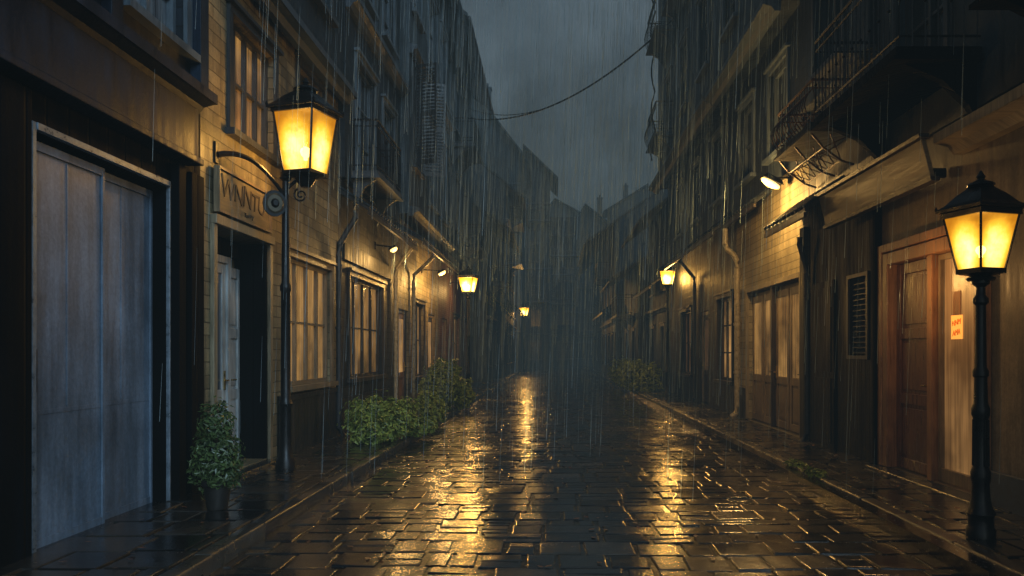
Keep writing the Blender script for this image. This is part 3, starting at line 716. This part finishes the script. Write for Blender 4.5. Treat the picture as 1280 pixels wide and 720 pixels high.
def post(parent,c,H,r,ornate=True,n=16,name='post'):
    mb=MB(); x=r
    if ornate:
        pr=[(x*2.4,0),(x*2.4,.06),(x*2.1,.08),(x*2.1,.16),(x*2.4,.19),(x*1.9,.24),(x*1.55,.30),(x*1.4,.42),(x*1.65,.47),(x*1.65,.52),(x*1.3,.56),(x*1.25,.95),(x*1.5,.98),(x*1.5,1.03),(x*1.15,1.07),
            (x*1.05,H*.62),(x*1.3,H*.625),(x*1.3,H*.645),(x*.95,H*.66),(x*.85,H*.90),(x*1.3,H*.91),(x*1.3,H*.925),(x*.8,H*.94),(x*.75,H*.97),(x*1.5,H*.985),(x*1.5,H)]
    else:
        pr=[(x*2.2,0),(x*2.2,.12),(x*1.6,.18),(x*1.35,.35),(x*1.35,.8),(x*1.6,.83),(x*1.1,.9),(x,H*.6),(x*1.25,H*.605),(x*1.25,H*.62),(x*.9,H*.63),(x*.8,H*.97),(x*1.4,H*.98),(x*1.2,H)]
    mb.lathe(c,pr,n)
    if ornate:
        for k in range(8):
            t=2*math.pi*k/8; mb.tube([(c[0]+x*1.25*math.cos(t),c[1]+x*1.25*math.sin(t),c[2]+.57),(c[0]+x*1.2*math.cos(t),c[1]+x*1.2*math.sin(t),c[2]+.94)],x*.22,6)
    return mb.build(name,parent,('iron',),True)

X1=3.43
l=thing('street_lamp','ornate black cast iron street lamp with glowing amber lantern','street lamp',(X1,6.4,.12),'street lamps')
post(l,(X1,6.4,.12),2.06,.046)
mb=MB(); mb.lathe((X1,6.4,2.17),[(.10,0),(.11,.02),(.06,.04),(.05,.07)],12); mb.build('collar',l,('iron',),True)
lantern(l,(X1,6.4,2.26),.12,.19,.43,math.radians(62),.27,'lglass',72,.040)
l=thing('street_lamp','tall black street lamp with large lantern on scrolled bracket','street lamp',(-3.33,10,.12),'street lamps')
post(l,(-3.33,10,.12),3.72,.055,False)
mb=MB(); pts=[]
for i in range(9):
    t=i/8; pts.append((-3.33+.25*t,10,3.62+.16*math.sin(t*math.pi*.5)))
mb.tube(pts,.022,8)
sp=[]
for i in range(22):
    t=i/21*math.pi*3.2; r=.09*(1-i/26); sp.append((-3.14+r*math.cos(t+2),10,3.56+r*math.sin(t+2)))
mb.tube(sp,.012,6); mb.build('lamp_bracket',l,('iron',),True)
lantern(l,(-3.08,10,3.84),.19,.275,.72,math.radians(28),.36,'lglass',850,.07)
w=thing('wall_bracket','curved wrought iron wall bracket carrying a round ornament','bracket',FL(9.1,3.9,0))
mb=MB(); pts=[]
for i in range(15):
    t=i/14; pts.append((XL+.02+.50*t,9.15+.75*t,3.86+.10*math.sin(t*math.pi)-.30*t*t))
mb.tube(pts,[.035-.012*(i/14) for i in range(15)],8)
mb.box(FL,(9.1,3.76,.002),(9.2,4.0,.025)); mb.build('arm',w,('iron',),True)
mb=MB(); cx,cy,cz=-3.40,9.80,3.42
def disc(r0,r1,d0,d1,mat):
    N=20; vs=[];fs=[]
    dirn=Vector((.55,-.83,0)).normalized(); sx=Vector((.83,.55,0)); 
    for rr,dd in ((r0,d0),(r1,d1)):
        for k in range(N):
            t=2*math.pi*k/N; vs.append(Vector((cx,cy,cz))+sx*rr*math.cos(t)+Vector((0,0,rr*1.15*math.sin(t)))+dirn*dd)
    for k in range(N): fs.append((k,(k+1)%N,N+(k+1)%N,N+k))
    fs.append(tuple(range(N))); fs.append(tuple(range(N,2*N))); mb.add(vs,fs,mat)
disc(.14,.14,-.02,.02,0); disc(.11,.09,.021,.035,1); disc(.05,.03,.036,.07,0)
mb.build('medallion',w,('iron','plate'))
def midlamp(x,y,H,label,power,s=1.0,lr=.16):
    l=thing('street_lamp',label,'street lamp',(x,y,.1),'street lamps')
    post(l,(x,y,.1),H-.1,.05,False,12)
    lantern(l,(x,y,H+.13),.15*s,.24*s,.44*s,math.radians(30),.28*s,'lglass_far',power,.08,False,lr)
midlamp(-2.62,25,3.35,'slender black street lamp glowing beside a tan house',1500,1,.2)
midlamp(3.9,27,3.75,'slender street lamp glowing close to a house wall',1600,1,.2)
midlamp(-2.1,60,4.2,'distant street lamp glowing through the mist',4500,1.3,.3)
def walllamp(fr,u,v,proj,label,power,w=0,L=.42,lr=.1,k=1.0,out=.05):
    b=fr(u,v,w); l=thing('wall_lamp',label,'wall lamp',b,'wall lamps')
    mb=MB(); mb.box(fr,(u-.05,v-.02,w+.004),(u+.05,v+.14,w+.03)); mb.tube([fr(u,v+.08,w+.02),fr(u,v+.06*k,w+proj)],.016,8); mb.build('bracket',l,('iron',),True)
    mb=MB(); mb.prism(fr,[(v-.06*k,w+proj-.16*k),(v+.0,w+proj-.14*k),(v+.12*k,w+proj+.08*k),(v+.08*k,w+proj+.14*k)],u-L/2,u+L/2); mb.build('lamp_shade',l,('iron',),bevel=.01)
    mb=MB(); c0=Vector(fr(u,v-.013*k,w+proj)); ax=Vector(fr(0,.162*k,.29*k))-Vector(fr(0,0,0)); ay=Vector(fr(L,0,0))-Vector(fr(0,0,0)); nn_=ax.cross(ay).normalized()
    if nn_.z>0: nn_=-nn_
    vs=[];N=16
    for dd,rr in ((0,.5),(.03,.48),(.06,.30)):
        for i in range(N):
            t=2*math.pi*i/N; vs.append(c0+ax*rr*math.cos(t)+ay*rr*math.sin(t)+nn_*dd)
    fs=[(j*N+i,j*N+(i+1)%N,(j+1)*N+(i+1)%N,(j+1)*N+i) for j in range(2) for i in range(N)]+[tuple(range(N)),tuple(range(2*N,3*N))]
    mb.add(vs,fs); mb.build('light_panel',l,('tube',),True)
    light(l,fr(u,v-.27,w+proj+out),power,r=lr)
walllamp(FR,14.4,4.66,.36,'bright slanted oval lamp under the eave of a tan shop',300,0,.28,.12,1.1,.4)
walllamp(FL,30.2,4.15,.75,'small slanted wall lamp under a tiled eave',90,0,.3)
walllamp(FL,23.6,3.95,.6,'small slanted wall lamp above a shop window',120,0,.26,.1,.7)
walllamp(FL,17.4,3.85,.4,'small slanted wall lamp below a tiled awning',65,0,.16,.08,.5,.2)

# ================================================================== wires
def wire(a,b,sag,label,r=.014):
    mb=MB(); a=Vector(a); b=Vector(b); pts=[]
    for i in range(25):
        t=i/24; p=a.lerp(b,t); p.z-=sag*4*t*(1-t); pts.append(p)
    mb.tube(pts,r,6); o=mb.build('overhead_wire',None,('iron',),True,base=a); tag(o,label,'wire','overhead wires')
wire((3.85,25.5,12.2),(-3.9,34,11.6),1.15,'black overhead wire sagging between facing houses',.03)
wire((-.55,30.3,10.75),(-3.85,36,12.6),.25,'thin black wire branching to a roof edge',.018)

# ================================================================== plants
def leaves(mb,lobes,n,size):
    tot=sum(l[3]*l[4]*l[5] for l in lobes)
    for l in lobes:
        k=int(n*l[3]*l[4]*l[5]/tot)
        for _ in range(k):
            d=Vector((random.gauss(0,1),random.gauss(0,1),random.gauss(0,1))).normalized()
            r=1-abs(random.gauss(0,.22)); bumpy=1+.22*math.sin(d.x*7+l[0]*3)*math.sin(d.z*6+l[1]*5)
            if R()<.08: bumpy*=U(1.05,1.4)
            p=Vector((l[0]+d.x*l[3]*r*bumpy,l[1]+d.y*l[4]*r*bumpy,max(.14,l[2]+d.z*l[5]*r*bumpy)))
            nrm=(d+Vector((U(-.8,.8),U(-.8,.8),U(-.3,1)))).normalized()
            a=nrm.orthogonal().normalized(); a=Matrix.Rotation(U(0,6.28),3,nrm)@a; b=nrm.cross(a)
            s=size*U(.6,1.4); tip=p+a*s*1.3-nrm*s*.25
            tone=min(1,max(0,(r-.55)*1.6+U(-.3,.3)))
            mb.add([p-a*s*.6,p+b*s*.42+nrm*s*.12,tip,p-b*s*.42+nrm*s*.12],[(0,1,2),(0,2,3)],0,tone)
def stems(mb,c,lobes,n=3):
    for l in lobes:
        for _ in range(n):
            e=Vector((l[0]+U(-.6,.6)*l[3],l[1]+U(-.6,.6)*l[4],l[2]+U(0,.7)*l[5])); s=Vector(c)+Vector((U(-.05,.05),U(-.05,.05),0))
            m=s.lerp(e,.5)+Vector((U(-.05,.05),U(-.05,.05),.05)); mb.tube([s,m,e],[.012,.008,.003],5)
def bush(name,label,c,lobes,n,size,mat='leaf',pot=None,group=None):
    t=thing(name,label,'bush' if not pot else 'potted plant',c,group)
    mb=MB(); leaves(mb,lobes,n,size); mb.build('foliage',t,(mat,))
    mb=MB(); stems(mb,(c[0],c[1],c[2]+(.2 if pot else 0)),lobes); mb.build('stems',t,('stem',),True)
    if pot:
        mb=MB(); r=pot; mb.lathe(c,[(r*.7,0),(r*.75,.02),(r*.95,.22),(r*1.08,.23),(r*1.08,.28),(r*.95,.28),(r*.9,.24)],20); mb.build('pot',t,('pot',),True)
px,py_=-3.16,7.55
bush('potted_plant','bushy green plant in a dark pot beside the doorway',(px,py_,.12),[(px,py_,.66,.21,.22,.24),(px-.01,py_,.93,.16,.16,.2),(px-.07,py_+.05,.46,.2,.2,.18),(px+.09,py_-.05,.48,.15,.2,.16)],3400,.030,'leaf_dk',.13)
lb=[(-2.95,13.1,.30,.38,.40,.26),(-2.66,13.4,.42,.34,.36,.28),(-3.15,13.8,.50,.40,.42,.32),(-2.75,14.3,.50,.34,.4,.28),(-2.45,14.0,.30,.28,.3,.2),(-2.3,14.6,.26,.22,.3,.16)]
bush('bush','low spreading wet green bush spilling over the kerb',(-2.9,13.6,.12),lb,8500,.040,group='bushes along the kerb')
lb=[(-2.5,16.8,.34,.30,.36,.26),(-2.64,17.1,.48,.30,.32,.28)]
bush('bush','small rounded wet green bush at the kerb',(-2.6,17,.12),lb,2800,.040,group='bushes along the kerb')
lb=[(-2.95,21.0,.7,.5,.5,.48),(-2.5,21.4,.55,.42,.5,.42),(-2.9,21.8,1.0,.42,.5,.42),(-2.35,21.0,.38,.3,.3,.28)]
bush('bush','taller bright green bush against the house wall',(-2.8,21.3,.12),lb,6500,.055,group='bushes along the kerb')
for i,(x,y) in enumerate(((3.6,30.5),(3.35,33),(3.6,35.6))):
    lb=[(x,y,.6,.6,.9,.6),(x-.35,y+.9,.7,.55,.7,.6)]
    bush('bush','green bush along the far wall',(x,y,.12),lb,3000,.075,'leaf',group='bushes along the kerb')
for i,(x,y) in enumerate(((3.15,9.6),(3.18,10.4))):
    t=thing('weed_tuft','small green weeds growing at the kerb edge','weed',(x,y,.12),'kerb weeds')
    mb=MB(); leaves(mb,[(x,y,.14,.12,.25,.06)],160,.03); mb.build('foliage',t,('leaf',))

# ================================================================== ground
def struct(o): o['kind']='structure'; return o
mb=MB(); mb.quad([(-250,-60,-.06),(250,-60,-.06),(250,400,-.06),(-250,400,-.06)]); struct(mb.build('ground',None,('earth',)))
mb=MB(); mb.quad([(-2.6,-6,-.010),(3.25,-6,-.010),(3.25,100,-.010),(-2.6,100,-.010)]); struct(mb.build('road_bed',None,('bed',)))
def paving(name,x0,x1,y0,y1,top,sx,sy,mat,gap=.012,tilt=.012,zr=.005,split=0.0,rim=1.0,jag=.022):
    mb=MB(); y=y0
    def stone(a,b,c,d):
        h=top+U(-zr,zr); tx,ty=random.gauss(0,tilt),random.gauss(0,tilt*.8); cx,cy=(a+b)/2,(c+d)/2
        sk=.05*math.sin(cx*1.3+y*.5)+.025*math.sin(cx*4+y)
        g=gap*U(.4,1.3)
        A,B,C,D=a+g,b-g,c+g+sk,d-g+sk
        jm=min(jag,.08*sx)
        j=[(U(-jm,jm),U(-jm,jm)) for _ in range(4)]
        P=[(A+abs(j[0][0]),C+abs(j[0][1])),(B-abs(j[1][0]),C+abs(j[1][1])),(B-abs(j[2][0]),D-abs(j[2][1])),(A+abs(j[3][0]),D-abs(j[3][1]))]
        vs=[]
        for ins,dz in ((0,-.045),(0,-.007*rim),(.004,-.0015*rim),(.012,0)):
            for px,py in P:
                qx=px+(ins if px<cx else -ins); qy=py+(ins if py<cy+sk else -ins)
                vs.append((qx,qy,h+dz+(qx-cx)*tx+(qy-cy)*ty))
        fs=[]
        for r in range(3):
            for k in range(4): fs.append((r*4+k,r*4+(k+1)%4,r*4+4+(k+1)%4,r*4+4+k))
        fs.append((12,13,14,15)); mb.add(vs,fs,0,R()**1.2)
    while y<y1:
        dy=sy*U(.7,1.3); x=x0-U(0,sx*.8)
        while x<x1-.02:
            dx=sx*U(.5,1.5); a=max(x,x0); b=min(x+dx,x1)
            if b-a>.08:
                if R()<split: m_=y+dy*U(.42,.58); stone(a,b,y,m_); stone(a,b,m_,y+dy)
                else: stone(a,b,y,y+dy)
            x+=dx
        y+=dy
    o=mb.build(name,None,(mat,),False); struct(o); return o
paving('road',-2.47,3.12,1.5,45,0,.36,.33,'sett',gap=.008,zr=.004,tilt=.017,split=.22)
paving('road',-2.47,3.12,45,95,0,.7,.5,'sett',zr=.005,tilt=.012)
for a,b,nm in ((XL-.02,-2.62,'pavement'),(3.27,XR+.02,'pavement')):
    mb=MB(); mb.box(FW,(a-.3,-6,-.05),(b,100,.108)); struct(mb.build('pavement_bed',None,('bed',)))
paving('pavement',XL+.0,-2.63,1.5,60,.12,.5,.42,'slab',gap=.006,tilt=.006,zr=.003)
paving('pavement',3.28,XR,1.5,60,.12,.45,.42,'slab',gap=.006,tilt=.006,zr=.003)
def kerb(x0,x1):
    mb=MB(); y=1.5
    while y<95:
        L=U(.75,1.1); dz=U(-.006,.006); j=U(-.008,.008)
        A=[(x0+j,y+.006),(x1+j,y+.006),(x1+j,y+L-.006),(x0+j,y+L-.006)]; vs=[]
        cx=(x0+x1)/2; cy=y+L/2
        for ins,z in ((0,-.05),(0,.105),(.012,.122),(.03,.126)):
            for px,py in A: vs.append((px+(ins if px<cx else -ins),py+(ins*.6 if py<cy else -ins*.6),z+dz))
        fs=[]
        for r in range(3):
            for k in range(4): fs.append((r*4+k,r*4+(k+1)%4,r*4+4+(k+1)%4,r*4+4+k))
        fs.append((12,13,14,15)); mb.add(vs,fs,0,R()); y+=L
    struct(mb.build('kerb',None,('kerb',),True))
kerb(-2.62,-2.475); kerb(3.125,3.27)
mb=MB()
for _ in range(420):
    if R()<.6: x=U(-2.4,3.1)*1.0; z=.012
    else: x=U(-3.6,-2.7) if R()<.5 else U(3.3,4.2); z=.134
    y=U(4.6,16); s=U(.02,.045); t=U(0,6.28); a=Vector((math.cos(t),math.sin(t),U(-.15,.15))); b=Vector((-math.sin(t),math.cos(t),U(-.15,.15))); p=Vector((x,y,z))
    mb.add([p-a*s,p+b*s*.5,p+a*s,p-b*s*.5],[(0,1,2),(0,2,3)],0,R())
o=mb.build('fallen_leaves',None,('leaf_fall',)); o['kind']='stuff'; o['label']='scattered wet brown leaves lying on the stones'; o['category']='leaves'

# ================================================================== rain
m=bpy.data.materials.new('rain_water'); m.use_nodes=True; nt=m.node_tree; nt.nodes.clear()
out=nd(nt,'ShaderNodeOutputMaterial'); tr=nd(nt,'ShaderNodeBsdfTransparent'); df=nd(nt,'ShaderNodeBsdfDiffuse'); tl=nd(nt,'ShaderNodeBsdfTranslucent'); ad=nd(nt,'ShaderNodeMixShader'); mx=nd(nt,'ShaderNodeMixShader')
df.inputs[0].default_value=(.55,.75,.88,1); tl.inputs[0].default_value=(.55,.75,.88,1); ad.inputs[0].default_value=.5; mx.inputs[0].default_value=.32
nt.links.new(df.outputs[0],ad.inputs[1]); nt.links.new(tl.outputs[0],ad.inputs[2]); nt.links.new(tr.outputs[0],mx.inputs[1]); nt.links.new(ad.outputs[0],mx.inputs[2]); nt.links.new(mx.outputs[0],out.inputs[0])
M['rain']=m
mb=MB()
for i_ in range(8500):
    if i_<4000: y=7+26*R(); z=U(.1,3+y*.5)
    else: y=16+24*R(); z=U(4,3+y*.5)
    x=U(-3.6,4.0); L=U(.25,1.0)*(1+y/28); r=U(.0007,.0018)*(1+y/(12 if i_<4000 else 9)); sl=U(.02,.05)
    vs=[]
    for (zz,rr) in ((0,r),(L,r*.35)):
        for k in range(3):
            t=2.094*k; vs.append((x+sl*zz+rr*math.cos(t),y+rr*math.sin(t),z+zz))
    mb.add(vs,[(0,1,4,3),(1,2,5,4),(2,0,3,5)])
o=mb.build('rain',None,('rain',)); o['kind']='stuff'; o['label']='falling rain between the houses'; o['category']='rain'

# ================================================================== mist
m=bpy.data.materials.new('mist'); m.use_nodes=True; nt=m.node_tree; nt.nodes.clear()
out=nd(nt,'ShaderNodeOutputMaterial'); ab=nd(nt,'ShaderNodeVolumeAbsorption'); em=nd(nt,'ShaderNodeEmission'); a1=nd(nt,'ShaderNodeAddShader')
D=.0155
ab.inputs['Color'].default_value=(0,0,0,1); ab.inputs['Density'].default_value=D
em.inputs[0].default_value=(.027,.041,.047,1); em.inputs[1].default_value=D  # emission puts scattered sky light into the mist colour
nt.links.new(ab.outputs[0],a1.inputs[0]); nt.links.new(em.outputs[0],a1.inputs[1]); nt.links.new(a1.outputs[0],out.inputs['Volume'])
M['mist']=m
mb=MB(); mb.box(FW,(-40,-5,-1),(40,170,28)); o=mb.build('mist',None,('mist',)); o['kind']='stuff'; o['label']='grey-blue night mist filling the street'; o['category']='mist'

# ================================================================== world, sun, camera
w=bpy.data.worlds.new('World'); scene.world=w; w.use_nodes=True; nt=w.node_tree; bg=nt.nodes['Background']
sky=nd(nt,'ShaderNodeTexSky',sky_type='NISHITA'); sky.sun_disc=False; sky.sun_elevation=math.radians(26); sky.sun_rotation=math.radians(155); sky.dust_density=2
hs=nd(nt,'ShaderNodeHueSaturation'); hs.inputs['Saturation'].default_value=.40
nt.links.new(sky.outputs[0],hs.inputs['Color'])
tc=nd(nt,'ShaderNodeTexCoord'); cl=noise(nt,tc.outputs['Generated'],5.0,6,.6); ck=maprange(nt,cl,.35,.65,.55,1.45)
c1_=mixc(nt,1.0,hs.outputs[0],(.82,.98,1.0),'MULTIPLY')
nt.links.new(mixc(nt,1.0,c1_,comb(nt,ck,ck,ck),'MULTIPLY'),bg.inputs[0]); bg.inputs[1].default_value=.062
sl=bpy.data.lights.new('cold_fill','SUN'); sl.energy=1.6; sl.angle=math.radians(22); sl.color=(.46,.74,1)  # cool sun lamp added as cold fill on the left facades
so=bpy.data.objects.new('cold_fill_sun',sl); COL.objects.link(so); so.rotation_euler=Vector((-.6,1,-.5)).to_track_quat('-Z','Y').to_euler()
cam=bpy.data.cameras.new('camera'); co=bpy.data.objects.new('camera',cam); COL.objects.link(co); co.location=(0,0,1.6); co.rotation_euler=(math.radians(90),0,0)
cam.sensor_width=36; cam.lens=1000/1280*36; cam.shift_x=-50/1280; cam.shift_y=80/1280; cam.clip_end=800; cam.clip_start=.05
scene.camera=co
